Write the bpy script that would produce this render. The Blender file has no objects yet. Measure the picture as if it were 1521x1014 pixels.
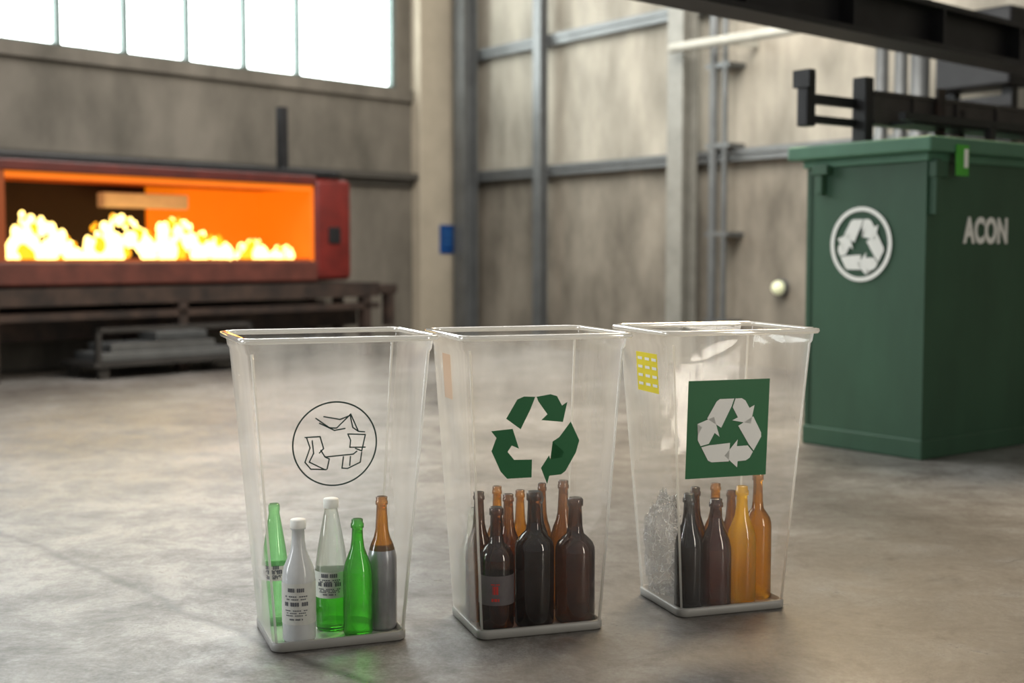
import bpy, bmesh, math, random
from mathutils import Vector, Matrix, noise
random.seed(7)
S = bpy.context.scene
COL = S.collection
S.view_settings.view_transform = 'Standard'

def lin(c):
    return tuple(((v/255)/12.92 if v/255 <= .04045 else ((v/255+.055)/1.055)**2.4) for v in c)
def rgba(c): return (*lin(c), 1.0)

# ---------------------------------------------------------------- materials
def newmat(name):
    m = bpy.data.materials.new(name); m.use_nodes = True
    nt = m.node_tree; nt.nodes.clear()
    out = nt.nodes.new('ShaderNodeOutputMaterial')
    return m, nt, out
def N(nt, t, **kw):
    n = nt.nodes.new(t)
    for k, v in kw.items(): setattr(n, k, v)
    return n
def mth(nt, op, a, b=None, c=None, clamp=False):
    n = N(nt, 'ShaderNodeMath', operation=op); n.use_clamp = clamp
    for i, v in enumerate((a, b, c)):
        if v is None: continue
        if isinstance(v, (int, float)): n.inputs[i].default_value = v
        else: nt.links.new(v, n.inputs[i])
    return n.outputs[0]
def solid(name, c, rough=.5, metal=0, var=.12, scale=6, bump=.0, c2=None, emis=None, es=0, stretch=None):
    m, nt, out = newmat(name)
    p = N(nt, 'ShaderNodeBsdfPrincipled')
    tc = N(nt, 'ShaderNodeTexCoord')
    vec = tc.outputs['Object']
    if stretch:
        mp = N(nt, 'ShaderNodeMapping'); mp.inputs['Scale'].default_value = stretch
        nt.links.new(vec, mp.inputs[0]); vec = mp.outputs[0]
    nz = N(nt, 'ShaderNodeTexNoise'); nz.inputs['Scale'].default_value = scale; nz.inputs['Detail'].default_value = 7
    nz.inputs['Roughness'].default_value = .6
    nt.links.new(vec, nz.inputs['Vector'])
    r = N(nt, 'ShaderNodeValToRGB')
    a = lin(c); b = lin(c2) if c2 else tuple(min(1, v*(1+var)) for v in a)
    a0 = a if c2 else tuple(v*(1-var) for v in a)
    r.color_ramp.elements[0].color = (*a0, 1); r.color_ramp.elements[0].position = .35
    r.color_ramp.elements[1].color = (*b, 1); r.color_ramp.elements[1].position = .65
    nt.links.new(nz.outputs['Fac'], r.inputs[0]); nt.links.new(r.outputs[0], p.inputs['Base Color'])
    p.inputs['Roughness'].default_value = rough; p.inputs['Metallic'].default_value = metal
    if bump:
        bp = N(nt, 'ShaderNodeBump'); bp.inputs['Strength'].default_value = bump; bp.inputs['Distance'].default_value = .02
        nt.links.new(nz.outputs['Fac'], bp.inputs['Height']); nt.links.new(bp.outputs[0], p.inputs['Normal'])
    if emis:
        p.inputs['Emission Color'].default_value = rgba(emis); p.inputs['Emission Strength'].default_value = es
    nt.links.new(p.outputs[0], out.inputs[0])
    return m
def emit(name, c, s):
    m, nt, out = newmat(name)
    e = N(nt, 'ShaderNodeEmission'); e.inputs[0].default_value = rgba(c); e.inputs[1].default_value = s
    nt.links.new(e.outputs[0], out.inputs[0]); return m
def thin(name, tcol, bcol, body, rough=.08, f0=.05, transl=.5, edge=.3, epow=2.5, hz=None, bump=None, zgrad=None, ridges=None):
    """thin-walled plastic: transparency + scattering body (denser at the silhouette) + Schlick gloss"""
    m, nt, out = newmat(name); L = nt.links.new
    lw = N(nt, 'ShaderNodeLayerWeight'); lw.inputs[0].default_value = .5
    fac = lw.outputs['Facing']
    t = N(nt, 'ShaderNodeBsdfTransparent'); t.inputs[0].default_value = (*tcol, 1)
    d = N(nt, 'ShaderNodeBsdfDiffuse'); d.inputs[0].default_value = (*bcol, 1)
    tl = N(nt, 'ShaderNodeBsdfTranslucent'); tl.inputs[0].default_value = (*bcol, 1)
    mb = N(nt, 'ShaderNodeMixShader'); mb.inputs[0].default_value = transl
    L(d.outputs[0], mb.inputs[1]); L(tl.outputs[0], mb.inputs[2])
    base = body
    tc = N(nt, 'ShaderNodeTexCoord')
    if hz:
        mp = N(nt, 'ShaderNodeMapping'); mp.inputs['Scale'].default_value = (1, 1, .3)
        nz = N(nt, 'ShaderNodeTexNoise'); nz.inputs['Scale'].default_value = hz[0]; nz.inputs['Detail'].default_value = 5
        mr = N(nt, 'ShaderNodeMapRange'); mr.inputs['To Min'].default_value = hz[1]; mr.inputs['To Max'].default_value = hz[2]
        mr.inputs['From Min'].default_value = .35; mr.inputs['From Max'].default_value = .7
        L(tc.outputs['Object'], mp.inputs[0]); L(mp.outputs[0], nz.inputs['Vector']); L(nz.outputs['Fac'], mr.inputs['Value'])
        base = mr.outputs[0]
    if zgrad:
        sx = N(nt, 'ShaderNodeSeparateXYZ'); L(tc.outputs['Object'], sx.inputs[0])
        zr = N(nt, 'ShaderNodeMapRange'); L(sx.outputs[2], zr.inputs['Value'])
        for k, v in zip(('From Min', 'From Max', 'To Min', 'To Max'), zgrad): zr.inputs[k].default_value = v
        base = mth(nt, 'MULTIPLY', base, zr.outputs[0])
    if ridges:
        nr = N(nt, 'ShaderNodeTexNoise'); nr.inputs['Scale'].default_value = ridges[0]; nr.inputs['Detail'].default_value = 2; nr.inputs['Distortion'].default_value = 1.2
        L(tc.outputs['Object'], nr.inputs['Vector'])
        rg = N(nt, 'ShaderNodeMapRange'); L(mth(nt, 'ABSOLUTE', mth(nt, 'SUBTRACT', nr.outputs['Fac'], .5)), rg.inputs['Value'])
        rg.inputs['From Min'].default_value = 0; rg.inputs['From Max'].default_value = ridges[1]; rg.inputs['To Min'].default_value = ridges[2]; rg.inputs['To Max'].default_value = body
        base = rg.outputs[0]
    bf = mth(nt, 'MULTIPLY_ADD', mth(nt, 'POWER', fac, epow), edge, base, clamp=True)
    m1 = N(nt, 'ShaderNodeMixShader'); L(bf, m1.inputs[0])
    L(t.outputs[0], m1.inputs[1]); L(mb.outputs[0], m1.inputs[2])
    g = N(nt, 'ShaderNodeBsdfGlossy'); g.inputs['Roughness'].default_value = rough
    if bump:
        nb = N(nt, 'ShaderNodeTexNoise'); nb.inputs['Scale'].default_value = bump[0]; nb.inputs['Detail'].default_value = 3
        L(tc.outputs['Object'], nb.inputs['Vector'])
        bp = N(nt, 'ShaderNodeBump'); bp.inputs['Strength'].default_value = bump[1]; bp.inputs['Distance'].default_value = .01
        L(nb.outputs['Fac'], bp.inputs['Height']); L(bp.outputs[0], g.inputs['Normal'])
    fr = mth(nt, 'MULTIPLY_ADD', mth(nt, 'POWER', fac, 5.0), .75, f0, clamp=True)
    m2 = N(nt, 'ShaderNodeMixShader')
    L(fr, m2.inputs[0]); L(m1.outputs[0], m2.inputs[1]); L(g.outputs[0], m2.inputs[2])
    L(m2.outputs[0], out.inputs[0])
    return m
def glassm(name, col, glow, gf, ior=1.33, rough=.0, f0=.085, dark=.25):
    """glass bottle: refraction (deeper tint where the wall is seen edge-on) + translucent colour + clear reflection"""
    m, nt, out = newmat(name); L = nt.links.new
    lw = N(nt, 'ShaderNodeLayerWeight'); lw.inputs[0].default_value = .5
    mx = N(nt, 'ShaderNodeMix', data_type='RGBA'); L(mth(nt, 'POWER', lw.outputs['Facing'], 1.6), mx.inputs[0])
    mx.inputs[6].default_value = (*col, 1); mx.inputs[7].default_value = (*(c*dark for c in col), 1)
    r = N(nt, 'ShaderNodeBsdfRefraction'); L(mx.outputs[2], r.inputs[0]); r.inputs['IOR'].default_value = ior; r.inputs['Roughness'].default_value = rough
    tp = N(nt, 'ShaderNodeBsdfTransparent'); L(mx.outputs[2], tp.inputs[0])
    m0 = N(nt, 'ShaderNodeMixShader'); m0.inputs[0].default_value = .35; L(r.outputs[0], m0.inputs[1]); L(tp.outputs[0], m0.inputs[2])
    tl = N(nt, 'ShaderNodeBsdfTranslucent'); tl.inputs[0].default_value = (*glow, 1)
    d = N(nt, 'ShaderNodeBsdfDiffuse'); d.inputs[0].default_value = (*glow, 1)
    mb = N(nt, 'ShaderNodeMixShader'); mb.inputs[0].default_value = .35; L(tl.outputs[0], mb.inputs[1]); L(d.outputs[0], mb.inputs[2])
    m1 = N(nt, 'ShaderNodeMixShader'); m1.inputs[0].default_value = gf; L(m0.outputs[0], m1.inputs[1]); L(mb.outputs[0], m1.inputs[2])
    g = N(nt, 'ShaderNodeBsdfGlossy'); g.inputs['Roughness'].default_value = .03
    ge = N(nt, 'ShaderNodeNewGeometry')
    fr = mth(nt, 'MULTIPLY_ADD', mth(nt, 'POWER', lw.outputs['Facing'], 4.5), .5, f0, clamp=True)
    fr = mth(nt, 'MULTIPLY', fr, mth(nt, 'SUBTRACT', 1.0, ge.outputs['Backfacing']))
    m2 = N(nt, 'ShaderNodeMixShader'); L(fr, m2.inputs[0]); L(m1.outputs[0], m2.inputs[1]); L(g.outputs[0], m2.inputs[2])
    L(m2.outputs[0], out.inputs[0]); return m

# floor ----------------------------------------------------------
def floor_mat():
    m, nt, out = newmat('worn_concrete')
    L = nt.links.new
    p = N(nt, 'ShaderNodeBsdfPrincipled'); tc = N(nt, 'ShaderNodeTexCoord')
    V = tc.outputs['Object']
    def nz(s, d=8, r=.6, dist=0):
        n = N(nt, 'ShaderNodeTexNoise'); n.inputs['Scale'].default_value = s; n.inputs['Detail'].default_value = d
        n.inputs['Roughness'].default_value = r; n.inputs['Distortion'].default_value = dist
        L(V, n.inputs['Vector']); return n.outputs['Fac']
    big = nz(.6, 5, .6, .4); mid = nz(3.4, 12, .84, .3); fine = nz(85, 6, .8)
    def math_(*a): return mth(nt, *a)
    mixv = math_('ADD', math_('MULTIPLY', big, .32), math_('ADD', math_('MULTIPLY', mid, .48), math_('MULTIPLY', fine, .20)))
    r = N(nt, 'ShaderNodeValToRGB'); L(mixv, r.inputs[0])
    cr = r.color_ramp
    cr.elements[0].position = .40; cr.elements[0].color = rgba((60, 56, 52))
    cr.elements[1].position = .60; cr.elements[1].color = rgba((160, 158, 155))
    e = cr.elements.new(.5); e.color = rgba((110, 106, 101))
    st = nz(9, 3, .5, 0)
    stm = N(nt, 'ShaderNodeMapRange'); L(st, stm.inputs['Value']); stm.inputs['From Min'].default_value = .62; stm.inputs['From Max'].default_value = .74; stm.inputs['To Max'].default_value = .5
    sx = N(nt, 'ShaderNodeSeparateXYZ'); L(V, sx.inputs[0])
    wob = math_('MULTIPLY', math_('SUBTRACT', nz(2.5, 4), .5), .16)
    tot = None
    for (a, b, c, w, k) in [(.738, .675, -1.726, .009, 1.3), (-.607, .794, -2.292, .002, .6), (-.607, .794, -3.43, .004, .6)]:
        d = math_('ADD', math_('ADD', math_('MULTIPLY', sx.outputs[0], a), math_('MULTIPLY', sx.outputs[1], b)), c)
        d = math_('ABSOLUTE', math_('ADD', d, wob))
        mr = N(nt, 'ShaderNodeMapRange'); mr.inputs['From Min'].default_value = w*.4; mr.inputs['From Max'].default_value = w*3.2
        mr.inputs['To Min'].default_value = k; mr.inputs['To Max'].default_value = 0; L(d, mr.inputs['Value'])
        tot = mr.outputs[0] if tot is None else math_('MAXIMUM', tot, mr.outputs[0])
    tot = math_('MAXIMUM', math_('MULTIPLY', tot, math_('MULTIPLY', mid, 1.0)), stm.outputs[0])
    mx = N(nt, 'ShaderNodeMix', data_type='RGBA'); L(tot, mx.inputs[0]); L(r.outputs[0], mx.inputs[6]); mx.inputs[7].default_value = rgba((44, 40, 36))
    L(mx.outputs[2], p.inputs['Base Color'])
    rr = N(nt, 'ShaderNodeMapRange'); L(mid, rr.inputs['Value']); rr.inputs['From Min'].default_value = .38; rr.inputs['From Max'].default_value = .62
    rr.inputs['To Min'].default_value = .5; rr.inputs['To Max'].default_value = .26
    L(rr.outputs[0], p.inputs['Roughness'])
    bp = N(nt, 'ShaderNodeBump'); bp.inputs['Strength'].default_value = .5; bp.inputs['Distance'].default_value = .006
    L(mixv, bp.inputs['Height']); L(bp.outputs[0], p.inputs['Normal'])
    L(p.outputs[0], out.inputs[0]); return m

M_floor = floor_mat()
M_wallL = solid('wall_concrete_grey', (92, 87, 78), .8, c2=(128, 121, 110), scale=1.5, bump=.3, stretch=(1, 1, .5))
M_wallR = solid('wall_panel_beige', (130, 124, 112), .75, c2=(182, 174, 159), scale=1.3, bump=.2, stretch=(1.5, 1, .5))
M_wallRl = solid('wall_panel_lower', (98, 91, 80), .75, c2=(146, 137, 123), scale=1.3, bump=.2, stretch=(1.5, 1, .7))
M_col = solid('column_plaster', (178, 167, 148), .7, scale=3, var=.08)
M_steel = solid('steel_grey', (106, 108, 108), .45, metal=.4, scale=4, var=.15)
M_steelM = solid('steel_mid', (66, 64, 62), .5, metal=.4, scale=5, var=.2)
M_steelD = solid('steel_dark', (38, 38, 40), .5, metal=.4, scale=5, var=.25)
M_pipe = solid('pipe_light', (176, 174, 164), .4, scale=5)
M_frame = solid('window_frame', (92, 108, 104), .5)
M_window = emit('window_daylight', (242, 250, 248), 10)
M_red = solid('furnace_red', (104, 26, 20), .5, scale=4, var=.3)
M_hood = solid('furnace_hood', (84, 26, 18), .55, scale=4, var=.3)
M_rust = solid('rusty_steel', (34, 26, 22), .7, scale=6, c2=(66, 50, 41), bump=.3)
M_soot = solid('soot', (34, 20, 13), .9)
M_firelit = solid('firelit_refractory', (200, 80, 10), .8, scale=5, emis=(255, 136, 12), es=.62)  # firelight on the furnace's inner walls and lip, put in as emission
M_firelitB = solid('firelit_lining', (150, 60, 14), .9, scale=5, emis=(255, 110, 8), es=.12)  # mild emission in place of firelight on roof and bed
M_firelit2 = solid('firelit_post_face', (120, 60, 25), .8, scale=3, emis=(190, 80, 10), es=.2)  # warm emission standing in for firelight on the left post
M_fire = emit('fire_yellow', (255, 216, 122), 5.8)
M_fire2 = emit('fire_orange', (255, 162, 32), 2.4)
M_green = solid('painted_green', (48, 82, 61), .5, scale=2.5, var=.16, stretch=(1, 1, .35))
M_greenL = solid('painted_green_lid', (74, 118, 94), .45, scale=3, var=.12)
M_white = solid('white_paint', (238, 240, 234), .5, var=.04)
M_blue = solid('sign_blue', (22, 70, 130), .5)
M_lime = solid('label_green', (70, 165, 50), .5)
M_dgreen = solid('decal_green', (24, 104, 58), .45, var=.06)
M_dline = solid('decal_dark_green', (28, 62, 56), .45, var=.05)
M_dwhite = solid('decal_white', (248, 249, 244), .5, var=.03)
M_yel = solid('label_yellow', (244, 226, 50), .5, var=.05)
M_pink = thin('label_faded', (.9, .8, .74), (.85, .66, .52), .6)
M_bin = thin('clear_plastic', (.99, .99, .985), (.97, .96, .93), .1, rough=.05, f0=.035, transl=.6, edge=.75, epow=2.8, hz=(8, .06, .27), bump=(4, .22), zgrad=(.30, .62, .08, 1.0))
M_rim = thin('clear_plastic_rim', (.9, .9, .88), (1.0, .99, .95), .55, rough=.05, f0=.28, edge=.4)
M_cornerHi = thin('corner_highlight_plastic', (.95, .95, .93), (1.0, .99, .95), .40, rough=.08, f0=.15, edge=.3, transl=.5)  # pale plastic for the painted-in corner highlights
M_tray = solid('base_plastic_grey', (154, 153, 148), .4, var=.06)
M_lgreen = glassm('glass_pale_green', (.66, .98, .66), (.38, .88, .38), .24, dark=.5)
M_ggreen = glassm('glass_green', (.28, .86, .16), (.06, .50, .04), .24, dark=.3)
M_clear = glassm('glass_clear', (.96, .99, .96), (.78, .84, .79), .18, dark=.6)
M_brown = glassm('glass_brown', (.62, .36, .12), (.20, .085, .012), .14, dark=.12)
M_dark = glassm('glass_dark_brown', (.38, .20, .09), (.035, .015, .007), .16, dark=.10)
M_amber = glassm('glass_amber', (1.0, .80, .18), (1.0, .66, .02), .42, dark=.38)
M_amber2 = glassm('glass_amber_dark', (.86, .54, .11), (.55, .26, .012), .18, dark=.12)
M_grey = glassm('glass_smoke', (.40, .40, .41), (.06, .06, .06), .25, dark=.2)
M_frost = solid('frosted_white', (208, 211, 212), .16, var=.06, scale=20)
M_silver = solid('silver_sleeve', (165, 167, 172), .26, metal=.6, var=.2, scale=12)
M_lab = solid('paper_label', (208, 209, 203), .6, var=.06, scale=40)
M_labD = solid('paper_label_dark', (92, 86, 88), .5, var=.1, scale=40)
M_ink = solid('ink_grey', (86, 90, 98), .6)
M_redink = solid('ink_red', (220, 40, 25), .6)
M_film = thin('plastic_film', (.80, .81, .82), (1.0, 1.0, 1.0), .04, rough=.1, f0=.22, edge=.05, bump=(60, .9), ridges=(15, .022, .98))

# ---------------------------------------------------------------- helpers
def empty(name, loc=(0, 0, 0), rz=0):
    o = bpy.data.objects.new(name, None); o.location = loc; o.rotation_euler = (0, 0, rz)
    o.empty_display_size = .1; COL.objects.link(o); return o
def mesh_obj(name, bm, mats, parent=None, smooth=False):
    me = bpy.data.meshes.new(name); bm.to_mesh(me); bm.free()
    for m in (mats if isinstance(mats, (list, tuple)) else [mats]): me.materials.append(m)
    if smooth:
        for p in me.polygons: p.use_smooth = True
    o = bpy.data.objects.new(name, me); COL.objects.link(o)
    if parent: o.parent = parent
    return o
def addbox(bm, x0, x1, y0, y1, z0, z1, mi=0, bevel=0, seg=2):
    r = bmesh.ops.create_cube(bm, size=1)
    vs = r['verts']
    for v in vs:
        v.co = Vector((x0+(v.co.x+.5)*(x1-x0), y0+(v.co.y+.5)*(y1-y0), z0+(v.co.z+.5)*(z1-z0)))
    fs = set(f for v in vs for f in v.link_faces)
    for f in fs: f.material_index = mi
    if bevel:
        es = list(set(e for v in vs for e in v.link_edges))
        bmesh.ops.bevel(bm, geom=es, offset=bevel, segments=seg, affect='EDGES', profile=.5, material=mi)
def box(name, x0, x1, y0, y1, z0, z1, mat, parent=None, bevel=0, loc=None, rz=0, seg=2):
    bm = bmesh.new(); addbox(bm, x0, x1, y0, y1, z0, z1, 0, bevel, seg)
    o = mesh_obj(name, bm, mat, parent)
    if loc: o.location = loc
    o.rotation_euler[2] = rz; return o
def addcyl(bm, p0, p1, r, seg=16, mi=0, r2=None):
    p0 = Vector(p0); p1 = Vector(p1); d = p1-p0
    q = Vector((0, 0, 1)).rotation_difference(d)
    mt = Matrix.Translation((p0+p1)/2) @ q.to_matrix().to_4x4()
    res = bmesh.ops.create_cone(bm, cap_ends=True, segments=seg, radius1=r, radius2=r if r2 is None else r2, depth=d.length, matrix=mt)
    for f in set(f for v in res['verts'] for f in v.link_faces): f.material_index = mi
def lathe(bm, prof, cx=0, cy=0, seg=36, mats=None, cap=True, top=False):
    rings = []
    for (r, z) in prof:
        rings.append([bm.verts.new((cx+r*math.cos(2*math.pi*i/seg), cy+r*math.sin(2*math.pi*i/seg), z)) for i in range(seg)])
    for k in range(len(rings)-1):
        for i in range(seg):
            f = bm.faces.new((rings[k][i], rings[k][(i+1) % seg], rings[k+1][(i+1) % seg], rings[k+1][i]))
            f.smooth = True; f.material_index = mats[k] if mats else 0
    if cap:
        f = bm.faces.new(list(reversed(rings[0]))); f.material_index = mats[0] if mats else 0
    if top:
        f = bm.faces.new(rings[-1]); f.material_index = mats[-1] if mats else 0
def rrect(hw, hd, r, n=6):
    pts = []
    for (sx, sy, a0) in ((1, 1, 0), (-1, 1, 90), (-1, -1, 180), (1, -1, 270)):
        for i in range(n+1):
            a = math.radians(a0+90*i/n)
            pts.append((sx*(hw-r)+r*math.cos(a), sy*(hd-r)+r*math.sin(a)))
    return pts
def loft(bm, secs, mi=0, closed=False):
    rings = [[bm.verts.new((x, y, z)) for (x, y) in rrect(hw, hd, r)] for (hw, hd, r, z) in secs]
    n = len(rings[0]); pr = list(zip(rings, rings[1:]))
    if closed: pr.append((rings[-1], rings[0]))
    for a, b in pr:
        for i in range(n):
            f = bm.faces.new((a[i], a[(i+1) % n], b[(i+1) % n], b[i])); f.smooth = True; f.material_index = mi
    return rings

# ---------------------------------------------------------------- room shell
box('floor', -14, 14, -6, 20, -.1, 0, M_floor)
aL = math.atan2(.730, .683); aR = math.atan2(-.7928, .6096)
C = (-.613, 15.28, 0)
bm = bmesh.new()
addbox(bm, -10, 0.3, 0, .3, 0, 2.87)
addbox(bm, -1.01, 0.3, 0, .3, 2.87, 6)
addbox(bm, -10, -1.01, 0, .3, 4.9, 6)
addbox(bm, -10, -.8, -.06, .0, 2.74, 2.87, 0)
o = mesh_obj('wall_left', bm, M_wallL); o.location = C; o.rotation_euler[2] = aL
pil = box('trim_1', -.79, .02, -.16, .0, 0, 6, M_col, loc=C, rz=aL, bevel=.01)
bm = bmesh.new()
addbox(bm, -10, -.8, -.14, 0, 1.86, 1.93)
addbox(bm, -10, -.8, -.05, 0, 1.78, 1.86)
o = mesh_obj('trim_2', bm, solid('ledge_grey', (78, 74, 68), .6)); o.location = C; o.rotation_euler[2] = aL
win = empty('window_1', C, aL)
box('glass', -10, -1.01, .12, .14, 2.87, 4.9, M_window, win)
bm = bmesh.new()
for i in range(14):
    x = -2.35-.67*i
    if x < -10: break
    addbox(bm, x-.026, x+.026, .02, .10, 2.87, 4.9)
addbox(bm, -10, -1.01, .02, .10, 2.87, 2.90); addbox(bm, -10, -1.01, .02, .10, 4.86, 4.9); addbox(bm, -1.05, -1.01, .02, .10, 2.87, 4.9)
mesh_obj('mullions', bm, M_frame, win)
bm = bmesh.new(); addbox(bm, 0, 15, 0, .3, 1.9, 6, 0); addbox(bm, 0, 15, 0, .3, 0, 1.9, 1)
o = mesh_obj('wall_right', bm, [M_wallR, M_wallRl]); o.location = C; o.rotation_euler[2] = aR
bm = bmesh.new()
for z in (1.9, 3.28, 4.6): addbox(bm, .02, 15, -.10, 0, z-.04, z+.04, 0)
for z in (1.9, 3.28, 4.6): addbox(bm, .02, 15, -.12, -.10, z+.02, z+.07, 0)
o = mesh_obj('trim_3', bm, M_steel); o.location = C; o.rotation_euler[2] = aR
def hcol(name, x, w, d, m):
    bm = bmesh.new()
    addbox(bm, x-w/2, x+w/2, -.12-d, -.12-d+.03, 0, 6); addbox(bm, x-w/2, x+w/2, -.15, -.12, 0, 6)
    addbox(bm, x-.02, x+.02, -.12-d+.03, -.15, 0, 6)
    addbox(bm, x-w*.8, x+w*.8, -.16-d, -.10, 0, .03)
    o = mesh_obj(name, bm, m); o.location = C; o.rotation_euler[2] = aR; return o
hcol('steel_column', .42, .2, .2, M_steel)
hcol('steel_column', 1.72, .13, .1, M_steel)
hcol('steel_column', 3.9, .2, .2, solid('steel_painted', (132, 130, 122), .5))
hcol('steel_column', 8.2, .2, .24, M_steel)
bm = bmesh.new()
addcyl(bm, (4.28, -.2, 0), (4.28, -.2, 6), .04, 12); addcyl(bm, (4.42, -.2, 0), (4.42, -.2, 6), .025, 12)
for z in (.4, 1.2, 2.0, 2.72, 3.6): addbox(bm, 4.2, 4.48, -.22, 0, z-.02, z+.02)
o = mesh_obj('downpipe', bm, M_steel); o.location = C; o.rotation_euler[2] = aR
bm = bmesh.new(); addcyl(bm, (3.95, -.42, 2.9), (5.75, -.42, 2.87), .045, 14)
addbox(bm, 4.6, 4.64, -.42, -.01, 2.86, 2.92); addbox(bm, 5.6, 5.64, -.42, -.01, 2.86, 2.92)
o = mesh_obj('overhead_pipe', bm, M_pipe); o.location = C; o.rotation_euler[2] = aR
s = empty('wall_sign', C, aL)
box('board', -.50, -.20, -.18, -.16, 1.03, 1.36, M_blue, s, bevel=.004)
bm = bmesh.new()
for z in (1.27, 1.21, 1.15): addbox(bm, -.46, -.27, -.183, -.18, z-.008, z+.008)
mesh_obj('lettering', bm, solid('sign_text', (60, 110, 165), .5), s)
s = empty('wall_lamp', C, aR)
bm = bmesh.new(); addcyl(bm, (4.95, 0, .72), (4.95, -.05, .72), .075, 20); mesh_obj('housing', bm, M_steel, s)
bm = bmesh.new(); bmesh.ops.create_uvsphere(bm, u_segments=16, v_segments=10, radius=.062, matrix=Matrix.Translation((4.95, -.06, .72)))
mesh_obj('lens', bm, solid('lamp_lens', (225, 228, 190), .3, emis=(235, 235, 190), es=.3), s, True)

# ---------------------------------------------------------------- furnace
F = empty('industrial_furnace', (-1.568, 12.62, 0), aL)
bm = bmesh.new(); addbox(bm, -.46, 0, 0, .9, .765, 1.74, 0, .06, 4); mesh_obj('end_housing', bm, M_red, F, True)
bm = bmesh.new(); addbox(bm, -.3, -.16, -.02, .01, 1.12, 1.28, 0, .01); addcyl(bm, (-.04, .45, 1.55), (.06, .45, 1.55), .05, 14); addcyl(bm, (.0, .2, 1.0), (.05, .2, 1.0), .06, 14); mesh_obj('inspection_port', bm, M_steelD, F)
box('hood', -5.6, -.46, -.03, .95, 1.67, 1.76, M_hood, F, bevel=.015)
box('hood_top', -5.6, -.1, .05, .9, 1.76, 1.82, M_steelD, F, bevel=.01)
box('sill', -5.6, -.46, -.04, .95, .76, .955, solid('sill_rust', (92, 46, 36), .6, var=.3), F, bevel=.02)
box('back_panel', -5.6, -.46, .88, .95, .95, 1.67, M_soot, F)
box('firelit_end_wall', -.50, -.462, .02, .88, .955, 1.67, M_firelit, F)
box('firelit_back_wall', -1.75, -.5, .85, .88, .955, 1.67, M_firelit, F)
box('firelit_roof', -3.52, -.5, .02, .86, 1.64, 1.67, M_firelitB, F)
box('firelit_lip', -3.52, -.5, .0, .03, 1.62, 1.67, M_firelit, F)
box('left_post', -3.62, -3.52, -.02, .9, .955, 1.67, M_firelit2, F)
box('left_panel', -5.6, -3.62, -.01, .9, .955, 1.67, M_red, F)
box('burner_beam', -2.35, -1.5, .55, .68, 1.43, 1.56, solid('pale_beam', (190, 170, 150), .7, emis=(255, 190, 120), es=.1), F, bevel=.01)  # pale beam with a faint warm emission
box('bed', -3.5, -.5, .03, .86, .955, .975, M_firelitB, F)
box('chimney', -.66, -.58, .25, .33, 1.82, 2.42, M_steelD, F)
prof = [(-3.5, .2), (-3.42, .17), (-3.3, .36), (-3.2, .38), (-3.05, .3), (-2.95, .18), (-2.85, .12), (-2.79, .03), (-2.72, .25), (-2.6, .38), (-2.5, .41), (-2.35, .33), (-2.2, .22), (-2.1, .3), (-1.95, .38), (-1.8, .32), (-1.65, .22), (-1.45, .17), (-1.35, .06), (-1.28, .03), (-1.15, .14), (-1.05, .16), (-.92, .05), (-.85, .09), (-.7, .12), (-.6, .05)]
def hprof(x):
    for (a, ha), (b, hb) in zip(prof, prof[1:]):
        if a <= x <= b: return ha+(hb-ha)*(x-a)/(b-a)
    return .05
bm = bmesh.new()
for i in range(330):
    x = random.uniform(-3.46, -.64); h = hprof(x)
    if h < .09 and random.random() < .85: continue
    t = random.random()**.9; r = random.uniform(.025, .065)*(1.15-t*.75)
    z = .975+t*h*1.0
    yy = .08+random.uniform(0, .12)
    mi = 0 if random.random() < (.88 if t < .7 else .5) else 1
    if mi: yy -= .02
    res = bmesh.ops.create_icosphere(bm, subdivisions=2, radius=r, matrix=Matrix.Translation((x, yy, z)) @ Matrix.Diagonal((1, 1, random.uniform(1.2, 1.9), 1)))
    for v in res['verts']:
        for f in v.link_faces: f.material_index = mi
mesh_obj('flames', bm, [M_fire, M_fire2], F, True)
bm = bmesh.new()
for y in (-.05, .82):
    addbox(bm, -5.6, .3, y, y+.1, .60, .74); addbox(bm, -5.6, .3, y, y+.1, .48, .54)
    for x in (-5.4, -3.7, -2.0, .1): addbox(bm, x, x+.09, y, y+.1, 0, .62)
for i in range(20): addcyl(bm, (-5.4+i*.29, 0, .7), (-5.4+i*.29, .85, .7), .045, 10)
addbox(bm, -5.6, .3, .3, .5, .3, .5)
addbox(bm, .25, .55, -.05, .85, .62, .72, 0, .02)
addbox(bm, .42, .5, -.05, .05, .3, .62); addbox(bm, .42, .5, .75, .85, 0, .62)
mesh_obj('support_frame', bm, M_rust, F)
P = empty('slab_cart', (-3.05, 10.98, 0), aL)
bm = bmesh.new()
for x in (-.68, .62):
    for y in (-.26, .22): addcyl(bm, (x+.03, y, .05), (x+.03, y+.04, .05), .05, 14)
addbox(bm, -.75, .8, -.3, .3, .10, .14)
for x in (-.72, .74): addbox(bm, x, x+.04, -.28, -.24, .14, .42); 
addbox(bm, -.72, .78, -.28, -.24, .38, .42)
mesh_obj('cart_frame', bm, M_steelM, P)
bm = bmesh.new()
addbox(bm, -.65, .65, -.22, .22, .14, .21, 0, .01); addbox(bm, -.55, .45, -.2, .18, .21, .28, 0, .01); addbox(bm, -.1, .4, -.15, .15, .28, .36, 0, .01)
mesh_obj('slabs', bm, M_steel, P)

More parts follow.
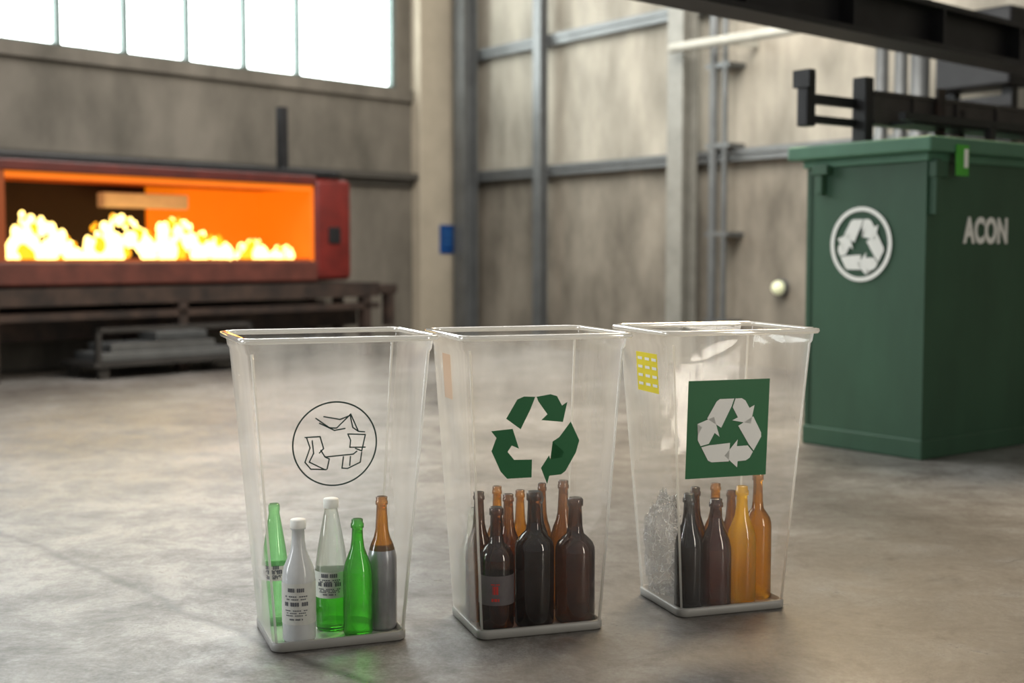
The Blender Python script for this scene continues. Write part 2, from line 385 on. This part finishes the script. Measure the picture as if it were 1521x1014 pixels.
# ---------------------------------------------------------------- recycling artwork
def sym(pts, cx, cy, s): return [((u-cx)/s, (cy-v)/s) for u, v in pts]
RB2 = [sym(p, 793, 652, 66) for p in (
    [(749, 620), (765, 593), (775, 589), (792, 590), (785, 608), (771, 636)],
    [(794, 590), (815, 587), (825, 590), (833, 604), (841, 599), (835, 628), (802, 624), (811, 616), (797, 597)],
    [(727, 637), (759, 635), (769, 664), (758, 659), (752, 668), (762, 680), (789, 681), (789, 707), (752, 707), (742, 696), (728, 666), (735, 647)],
    [(847, 628), (861, 656), (856, 674), (841, 700), (834, 705), (816, 706), (813, 718), (803, 694), (815, 676), (817, 682), (834, 680), (838, 672), (820, 656), (830, 650)])]
A_ = [(-.74, .42), (-.46, .90), (-.36, .97), (.10, .97), (.02, .74), (-.28, .14)]
B_ = [(.14, .97), (.34, .97), (.46, .90), (.60, .68), (.76, .76), (.66, .22), (.06, .34), (.24, .42), (.06, .72)]
def rot2(p, a):
    a = math.radians(a); return (p[0]*math.cos(a)-p[1]*math.sin(a), p[0]*math.sin(a)+p[1]*math.cos(a))
RECYC = [[rot2(p, k) for p in poly] for k in (0, -120, 120) for poly in (A_, B_)]
def polys_on(bm, polys, fn, mi=0):
    for poly in polys:
        f = bm.faces.new([bm.verts.new(fn(x, y)) for x, y in poly]); f.material_index = mi
    bmesh.ops.triangulate(bm, faces=[f for f in bm.faces if len(f.verts) > 4])
def ring_polys(r0, r1, n=64, cx=0, cy=0):
    out = []
    for i in range(n):
        a, b = 2*math.pi*i/n, 2*math.pi*(i+1)/n
        out.append([(cx+r*math.cos(t), cy+r*math.sin(t)) for r, t in ((r0, a), (r1, a), (r1, b), (r0, b))])
    return out
def stroke(pts, w, close=True):
    out = []; n = len(pts)
    for i in range(n if close else n-1):
        a = Vector(pts[i]); b = Vector(pts[(i+1) % n]); d = (b-a)
        if d.length < 1e-6: continue
        d.normalize(); q = Vector((-d.y, d.x))*w/2; a2 = a-d*w*.3; b2 = b+d*w*.3
        out.append([tuple(a2-q), tuple(b2-q), tuple(b2+q), tuple(a2+q)])
    return out

# ---------------------------------------------------------------- green container
G = empty('recycling_container', (2.006, 6.231, 0), math.atan2(.6, .8))
GW, GL, GH = .727, 2.0, 1.49
bm = bmesh.new(); addbox(bm, 0, GL, 0, GW, .0, GH, 0, .012)
addbox(bm, -.012, GL+.012, -.012, GW+.012, 0, .10, 0, .008)
addbox(bm, -.008, .05, -.008, .03, .1, GH)
for x in (.95, 1.5): addbox(bm, x, x+.05, -.02, .0, .1, GH)
addbox(bm, 0, .02, GW-.04, GW+.008, .1, GH)
mesh_obj('body', bm, M_green, G)
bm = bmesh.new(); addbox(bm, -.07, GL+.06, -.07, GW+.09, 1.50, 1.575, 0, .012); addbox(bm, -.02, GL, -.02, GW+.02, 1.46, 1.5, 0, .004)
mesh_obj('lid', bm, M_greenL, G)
bm = bmesh.new()
addbox(bm, .01, .05, -.05, -.008, 1.2, 1.47, 0, .005); addbox(bm, .0, .10, -.055, -.008, 1.38, 1.46, 0, .005)
addbox(bm, -.04, 0, GW-.12, GW-.08, 1.32, 1.47, 0, .005); addbox(bm, -.05, 0, GW-.16, GW-.06, 1.42, 1.47, 0, .005)
mesh_obj('hinges', bm, M_green, G)
bm = bmesh.new(); addbox(bm, .13, .23, -.078, -.072, 1.39, 1.54); mesh_obj('lid_label', bm, M_lime, G)
bm = bmesh.new(); addbox(bm, .19, .22, -.081, -.078, 1.43, 1.52); mesh_obj('lid_label_print', bm, M_white, G)
bm = bmesh.new()
fn = lambda x, y: (-.011, .375-x*.19, 1.06+y*.19)
polys_on(bm, ring_polys(.88, 1.0), fn)
fn2 = lambda x, y: (-.011, .375-x*.165, 1.05+y*.165)
polys_on(bm, RECYC, lambda x, y: fn2(x*.85, y*.85))
mesh_obj('logo', bm, M_white, G)
tc = bpy.data.curves.new('lettering', 'FONT'); tc.body = 'ACON'; tc.size = .15; tc.extrude = .002; tc.offset = .006; tc.space_character = 1.04
to = bpy.data.objects.new('lettering', tc); COL.objects.link(to); to.parent = G
to.location = (.315, -.004, 1.07); to.rotation_euler = (math.pi/2, 0, 0); to.scale = (.84, 1.16, 1); tc.materials.append(M_white)
K = empty('conveyor_frame', (2.006, 6.231, 1.575), math.atan2(.6, .8))
bm = bmesh.new()
def kb(*a, **k): addbox(bm, *a, **k)
kb(-.10, -.03, .66, .73, .10, .38, bevel=.006); kb(-.11, -.06, .64, .75, .30, .39)
kb(.30, .37, .60, .69, 0, .38, bevel=.006); kb(-.05, .34, .67, .71, .22, .27); kb(-.05, .34, .67, .71, .12, .16)
kb(.37, 2.3, .40, .44, .14, .18)
for x in (1.15, 1.9): kb(x, x+.05, .60, .66, 0, .26); kb(x, x+.05, .40, .44, 0, .16)
kb(.5, 2.2, .44, .60, .13, .15)
mesh_obj('frame', bm, M_steelD, K)
bm = bmesh.new(); kb(.37, 2.3, .60, .67, .14, .30, bevel=.008); kb(.37, 2.3, .59, .68, .29, .31); kb(.37, 2.3, .59, .68, .13, .15)
for x in (.7, 1.1, 1.5, 1.9): kb(x, x+.03, .585, .60, .15, .29)
mesh_obj('rail', bm, M_steelM, K)
bm = bmesh.new(); kb(.62, 1.9, .30, .58, .0, .06, bevel=.01); kb(.9, .97, .57, .59, .06, .36); mesh_obj('tray', bm, M_rust, K)

# ---------------------------------------------------------------- overhead steel
def ibeam(name, p0, p1, w, h, mat):
    p0 = Vector(p0); p1 = Vector(p1); d = p1-p0; L = d.length
    bm = bmesh.new()
    addbox(bm, 0, L, -w/2, w/2, 0, h*.12); addbox(bm, 0, L, -w/2, w/2, h*.88, h); addbox(bm, 0, L, -w*.1, w*.1, h*.12, h*.88)
    for i in range(int(L/.9)): addbox(bm, .4+i*.9, .42+i*.9, -w/2, w/2, h*.12, h*.88)
    o = mesh_obj(name, bm, mat); o.location = p0; o.rotation_euler[2] = math.atan2(d.y, d.x); return o
ibeam('crane_beam', (-.6, 4.78, 2.17), (4.0, 8.9, 2.17), .22, .26, M_steelD)
ibeam('roof_beam', (1.9, 9.6, 2.98), (5.3, 8.2, 2.98), .2, .3, M_steelD)
Dk = empty('duct_cluster', (2.9, 9.85, 0), aR)
bm = bmesh.new()
for i, (x, y, r) in enumerate(((-.1, 0, .05), (.06, .02, .05), (.24, .0, .07))): addcyl(bm, (x, y, 0), (x, y, 2.9), r, 14)
mesh_obj('pipes', bm, M_steel, Dk, True)
bm = bmesh.new(); addbox(bm, .4, 1.0, -.05, .25, 2.2, 2.75, 0, .02); addbox(bm, .42, .5, .05, .13, 0, 2.2); addbox(bm, .88, .96, .05, .13, 0, 2.2); addbox(bm, -.2, 1.05, -.1, -.06, 2.05, 2.12)
mesh_obj('duct_box', bm, M_steelD, Dk)

# ---------------------------------------------------------------- bins
HB = .80
def make_bin(name, loc, th, wb, db, wt, dt):
    E = empty(name, loc, math.radians(th))
    hw = lambda z: wb+(wt-wb)*z/HB
    hd = lambda z: db+(dt-db)*z/HB
    bm = bmesh.new()
    secs = [(hw(z), hd(z), .026+.006*z, z) for z in (.022, .2, .4, .6, .755)]
    secs += [(hw(.76)+.005, hd(.76)+.005, .034, .764), (hw(.79)+.006, hd(.79)+.006, .034, .790)]
    loft(bm, secs)
    mesh_obj('shell', bm, M_bin, E)
    bm = bmesh.new()
    a, b = hw(.79), hd(.79)
    loft(bm, [(a+.004, b+.004, .036, .788), (a+.018, b+.018, .044, .786), (a+.021, b+.021, .046, .792), (a+.019, b+.019, .044, .799), (a+.006, b+.006, .036, .801), (a+.001, b+.001, .034, .796)], closed=True)
    mesh_obj('rim', bm, M_rim, E)
    bm = bmesh.new()
    r = loft(bm, [(wb-.004, db-.004, .024, .0), (wb+.003, db+.003, .027, .004), (wb+.004, db+.004, .028, .022), (wb+.001, db+.001, .027, .026), (wb-.006, db-.006, .024, .026), (wb-.008, db-.008, .024, .014)])
    bm.faces.new(list(reversed(r[0]))); bm.faces.new(r[-1])
    mesh_obj('base', bm, M_tray, E)
    bm = bmesh.new()   # thin pale tubes added in place of the highlight along each corner
    for sx in (-1, 1):
        for sy in (-1, 1):
            p = [(sx*(hw(z)-.010), sy*(hd(z)-.010), z) for z in (.026, .76)]
            addcyl(bm, p[0], p[1], .0034, 8)
    mesh_obj('corner_highlights', bm, M_cornerHi, E, True)
    return E, hw, hd
b1 = make_bin('clear_recycling_bin', (-.4857, 3.352, 0), 20, .172, .140, .236, .192)
b2 = make_bin('clear_recycling_bin', (.0377, 3.455, 0), 18, .173, .138, .220, .187)
b3 = make_bin('clear_recycling_bin', (.577, 3.662, 0), 18.5, .165, .139, .222, .187)
def front(b, cx, cz, s, off=.0018):
    E, hw, hd = b
    return lambda x, y: (cx+x*s, -(hd(cz+y*s)+off), cz+y*s)
def left(b, cy, cz, s, off=.0018):
    E, hw, hd = b
    return lambda x, y: (-(hw(cz+y*s)+off), cy-x*s, cz+y*s)
bm = bmesh.new()
f1 = front(b1, -.019, .531, .108)
polys_on(bm, ring_polys(.965, 1.0), f1)
LA = [[(471, 619), (490, 633), (500, 634), (520, 615), (531, 640)], [(482, 617), (505, 622), (516, 618)], [(476, 626), (497, 637), (512, 635)],
      [(519, 616), (523, 634), (531, 640), (540, 641)], [(516, 643), (541, 645), (536, 668), (527, 664)], [(516, 643), (520, 652), (519, 662), (541, 663)],
      [(456, 645), (477, 645), (482, 662), (476, 668)], [(458, 645), (463, 660), (456, 680), (464, 690)], [(466, 650), (468, 668), (462, 680), (484, 692)],
      [(478, 664), (484, 674), (524, 672), (529, 668)], [(484, 674), (490, 677), (487, 691)], [(510, 675), (508, 691), (516, 692), (534, 684), (536, 670)],
      [(464, 690), (486, 692)], [(520, 675), (519, 688)]]
for l in LA: polys_on(bm, stroke(sym(l, 498, 656, 60), .03, False), f1)
mesh_obj('decal', bm, M_dline, b1[0])
bm = bmesh.new(); polys_on(bm, RB2, front(b2, -.033, .527, .119)); mesh_obj('decal', bm, M_dgreen, b2[0])
bm = bmesh.new(); polys_on(bm, [[(-.5, -.75), (.5, -.75), (.5, .75), (-.5, .75)]], left(b2, .02, .68, .08)); mesh_obj('faded_label', bm, M_pink, b2[0])
bm = bmesh.new(); polys_on(bm, [[(-.124, -.135), (.124, -.135), (.124, .135), (-.124, .135)]], front(b3, -.042, .528, 1)); mesh_obj('decal_panel', bm, M_dgreen, b3[0])
bm = bmesh.new(); polys_on(bm, RECYC, front(b3, -.036, .518, .096, .0032)); mesh_obj('decal', bm, M_dwhite, b3[0])
bm = bmesh.new(); polys_on(bm, [[(-.07, -.055), (.07, -.055), (.07, .055), (-.07, .055)]], left(b3, -.02, .675, 1)); mesh_obj('yellow_label', bm, M_yel, b3[0])
bm = bmesh.new()
for i in range(4):
    z = -.038+i*.024
    for x in (-.058, -.01, .035): polys_on(bm, [[(x, z), (x+.03, z), (x+.03, z+.008), (x, z+.008)]], left(b3, -.02, .675, 1, .003))
mesh_obj('yellow_label_print', bm, M_dwhite, b3[0])

# ---------------------------------------------------------------- bottles
Z0 = .0145
def bottle(b, lx, ly, r, H, mat, style='beer', lower=None, label=None, cap=None):
    E = b[0]; th = E.rotation_euler[2]
    w = Matrix.Translation(E.location) @ Matrix.Rotation(th, 4, 'Z') @ Vector((lx, ly, Z0))
    B = empty('glass_bottle', w, th)
    if style == 'beer':
        P = [(.9, 0), (1, .025), (1, .50), (.99, .54), (.92, .58), (.76, .64), (.56, .69), (.44, .75), (.38, .86), (.35, .935), (.42, .94), (.42, .965), (.37, .97), (.39, .995), (.33, 1)]
    elif style == 'stout':
        P = [(.9, 0), (1, .025), (1, .56), (.98, .60), (.88, .64), (.64, .68), (.44, .71), (.37, .77), (.33, .93), (.40, .935), (.40, .985), (.33, 1)]
    elif style == 'cone':
        P = [(.9, 0), (1, .025), (1.0, .42), (.97, .50), (.84, .62), (.64, .76), (.46, .88), (.38, .93), (.42, .94), (.42, .985), (.34, 1)]
    elif style == 'wine':
        P = [(.9, 0), (1, .025), (1, .48), (.98, .55), (.88, .62), (.66, .69), (.48, .75), (.40, .83), (.37, .92), (.45, .925), (.45, .96), (.39, .965), (.39, .995), (.32, 1)]
    P = [(a*r, z*H) for a, z in P]
    mats = [mat]; idx = None
    if lower:
        mats.append(lower[0]); zt = lower[1]*H
        Q = []
        for (p, q) in zip(P, P[1:]):
            Q.append(p)
            if p[1] < zt < q[1]:
                t = (zt-p[1])/(q[1]-p[1]); Q.append((p[0]+(q[0]-p[0])*t, zt))
        Q.append(P[-1]); P = Q
        idx = [1 if (P[k][1]+P[k+1][1])/2 < zt else 0 for k in range(len(P)-1)]
    bm = bmesh.new(); lathe(bm, P, mats=idx, top=True); mesh_obj('bottle_glass', bm, mats, B)
    if label:
        lm, z0, z1, ink = label
        bm = bmesh.new(); lathe(bm, [(r+.0008, z0*H), (r+.0008, z1*H)], cap=False); mesh_obj('label', bm, lm, B)
        if ink:
            bm = bmesh.new(); R = r+.0016; zc = (z0+z1)/2*H; hh = (z1-z0)*H
            if ink is M_redink: rows = [(-.12, .022, .16), (-.36, .008, .22), (.2, .003, .3)]
            else: rows = [(.30, .010, .62), (.18, .003, .7), (.11, .003, .6), (-.04, .010, .75), (-.16, .0025, .7), (-.22, .0025, .6), (-.28, .0025, .65), (-.38, .004, .4)]
            for (k, t, wd) in rows:
                n = 11
                for i in range(n):
                    if (i*7+int(k*100)) % 5 == 0: continue
                    a0 = -math.pi/2-.35+(-wd+2*wd*i/n); a1 = a0+2*wd/n*.75
                    z = zc+k*hh
                    vs = [bm.verts.new((R*math.cos(a), R*math.sin(a), zz)) for a, zz in ((a0, z), (a1, z), (a1, z+t), (a0, z+t))]
                    bm.faces.new(vs)
            mesh_obj('label_print', bm, ink, B)
    if cap:
        bm = bmesh.new(); lathe(bm, [(r*.44, H*.935), (r*.47, H*.94), (r*.47, H*1.0), (r*.42, H*1.008), (.001, H*1.01)]); mesh_obj('cap', bm, cap, B)
    return B
# bin 1
bottle(b1, -.130, .085, .036, .325, M_lgreen, 'cone', label=(M_lab, .38, .50, M_ink))
bottle(b1, -.098, -.088, .0425, .312, M_frost, 'wine', label=(M_lab, .16, .50, M_ink), cap=M_dwhite)
bottle(b1, .004, -.010, .043, .345, M_clear, 'cone', lower=(M_ggreen, .26), label=(M_lab, .26, .46, M_ink), cap=M_dwhite)
bottle(b1, .056, -.090, .038, .305, M_ggreen, 'wine')
bottle(b1, .131, -.052, .039, .352, M_amber2, 'beer', lower=(M_silver, .60))
# bin 2
bottle(b2, -.110, -.082, .0465, .325, M_dark, 'stout', label=(M_labD, .22, .46, M_redink))
bottle(b2, -.003, -.080, .053, .36, M_dark, 'stout')
bottle(b2, .116, -.074, .054, .335, M_dark, 'stout')
bottle(b2, -.130, .012, .037, .35, M_dark, 'beer')
bottle(b2, -.040, .032, .037, .335, M_brown, 'beer')
bottle(b2, .046, .034, .037, .335, M_grey, 'wine')
bottle(b2, .128, .052, .037, .36, M_brown, 'beer')
bottle(b2, -.126, .096, .035, .29, M_clear, 'wine')
bottle(b2, -.050, .103, .033, .345, M_amber2, 'beer')
bottle(b2, .018, .104, .033, .33, M_amber2, 'beer')
bottle(b2, .085, .108, .030, .345, M_brown, 'beer')
# bin 3
bottle(b3, -.118, -.094, .040, .325, M_grey, 'wine')
bottle(b3, -.033, -.092, .0440, .305, M_dark, 'wine')
bottle(b3, .052, -.086, .0410, .335, M_amber, 'wine')
bottle(b3, .124, -.048, .0400, .365, M_amber2, 'stout')
bottle(b3, -.058, -.012, .034, .325, M_dark, 'wine')
bottle(b3, .014, .002, .037, .33, M_amber2, 'beer')
bottle(b3, .080, .030, .035, .30, M_brown, 'beer')
# crumpled film in bin 3
bm = bmesh.new()
random.seed(3)
for (cx, cy, cz, sx, sy, sz) in ((-.116, .070, .155, .060, .062, .165), (-.03, .096, .085, .05, .036, .07)):
    res = bmesh.ops.create_icosphere(bm, subdivisions=5, radius=1)
    for v in res['verts']:
        n = v.co.copy(); q = n*3.2+Vector((cx*40, 3, 1))
        d = .92+.16*noise.noise(n*1.5)+.36*(abs(noise.noise(q))-.25)+.20*(abs(noise.noise(q*2.7))-.2)
        X = cx+n.x*sx*d; Y = cy+n.y*sy*d; Z = max(.016, cz+n.z*sz*d)
        lim = b3[1](Z)-.006
        v.co = Vector((max(-lim, X), min(Y, b3[2](Z)-.006), Z))
o = mesh_obj('film', bm, M_film, None)
pf = empty('crumpled_plastic_wrap', b3[0].location, b3[0].rotation_euler[2]); o.parent = pf

# ---------------------------------------------------------------- lights / world / camera
def area(name, loc, target, size, energy, col, sy=None):
    l = bpy.data.lights.new(name, 'AREA'); l.energy = energy; l.color = col; l.size = size
    if sy: l.shape = 'RECTANGLE'; l.size_y = sy
    o = bpy.data.objects.new(name, l); o.location = loc
    o.rotation_euler = (Vector(target)-Vector(loc)).to_track_quat('-Z', 'Y').to_euler(); COL.objects.link(o); return o
area('overhead_fill_light', (-1.2, 8.2, 5.6), (-1.2, 8.2, 0), 5, 330, (1, .985, .96))  # unseen overhead area light, added to lift the hall's brightness
area('warm_glint_fill', (1.6, 7.6, 4.2), (.3, 3.4, .4), 1.2, 300, (1, .76, .48))  # added out of view for warm glints on the bins, in place of sun
area('wall_wash_light', (1.0, 8.5, 5.0), (1.6, 13, 2.8), 3, 270, (1, .95, .87))
area('left_highlight_strip', (-4.6, 2.8, 1.6), (-.2, 4.0, .4), .8, 95, (.93, .97, 1), 2.4)  # unseen strip added for cool sheen and bottle highlights from the left
area('right_highlight_strip', (3.6, .6, 1.5), (.3, 3.5, .4), .3, 50, (1, .92, .80), 2.6)  # narrow unseen strip added for highlights on the bottles' right sides
w = bpy.data.worlds.new('World'); S.world = w; w.use_nodes = True
bg = w.node_tree.nodes['Background']; bg.inputs[0].default_value = (.93, .91, .89, 1); bg.inputs[1].default_value = .25
cam = bpy.data.cameras.new('Camera'); co = bpy.data.objects.new('Camera', cam); COL.objects.link(co)
cam.sensor_width = 36; cam.lens = 44.97
co.location = (0, 0, 1.0); co.rotation_euler = (math.radians(90-3.82), 0, 0)
cam.dof.use_dof = True; cam.dof.focus_distance = 3.35; cam.dof.aperture_fstop = 2.0
cam.clip_start = .05
S.camera = co
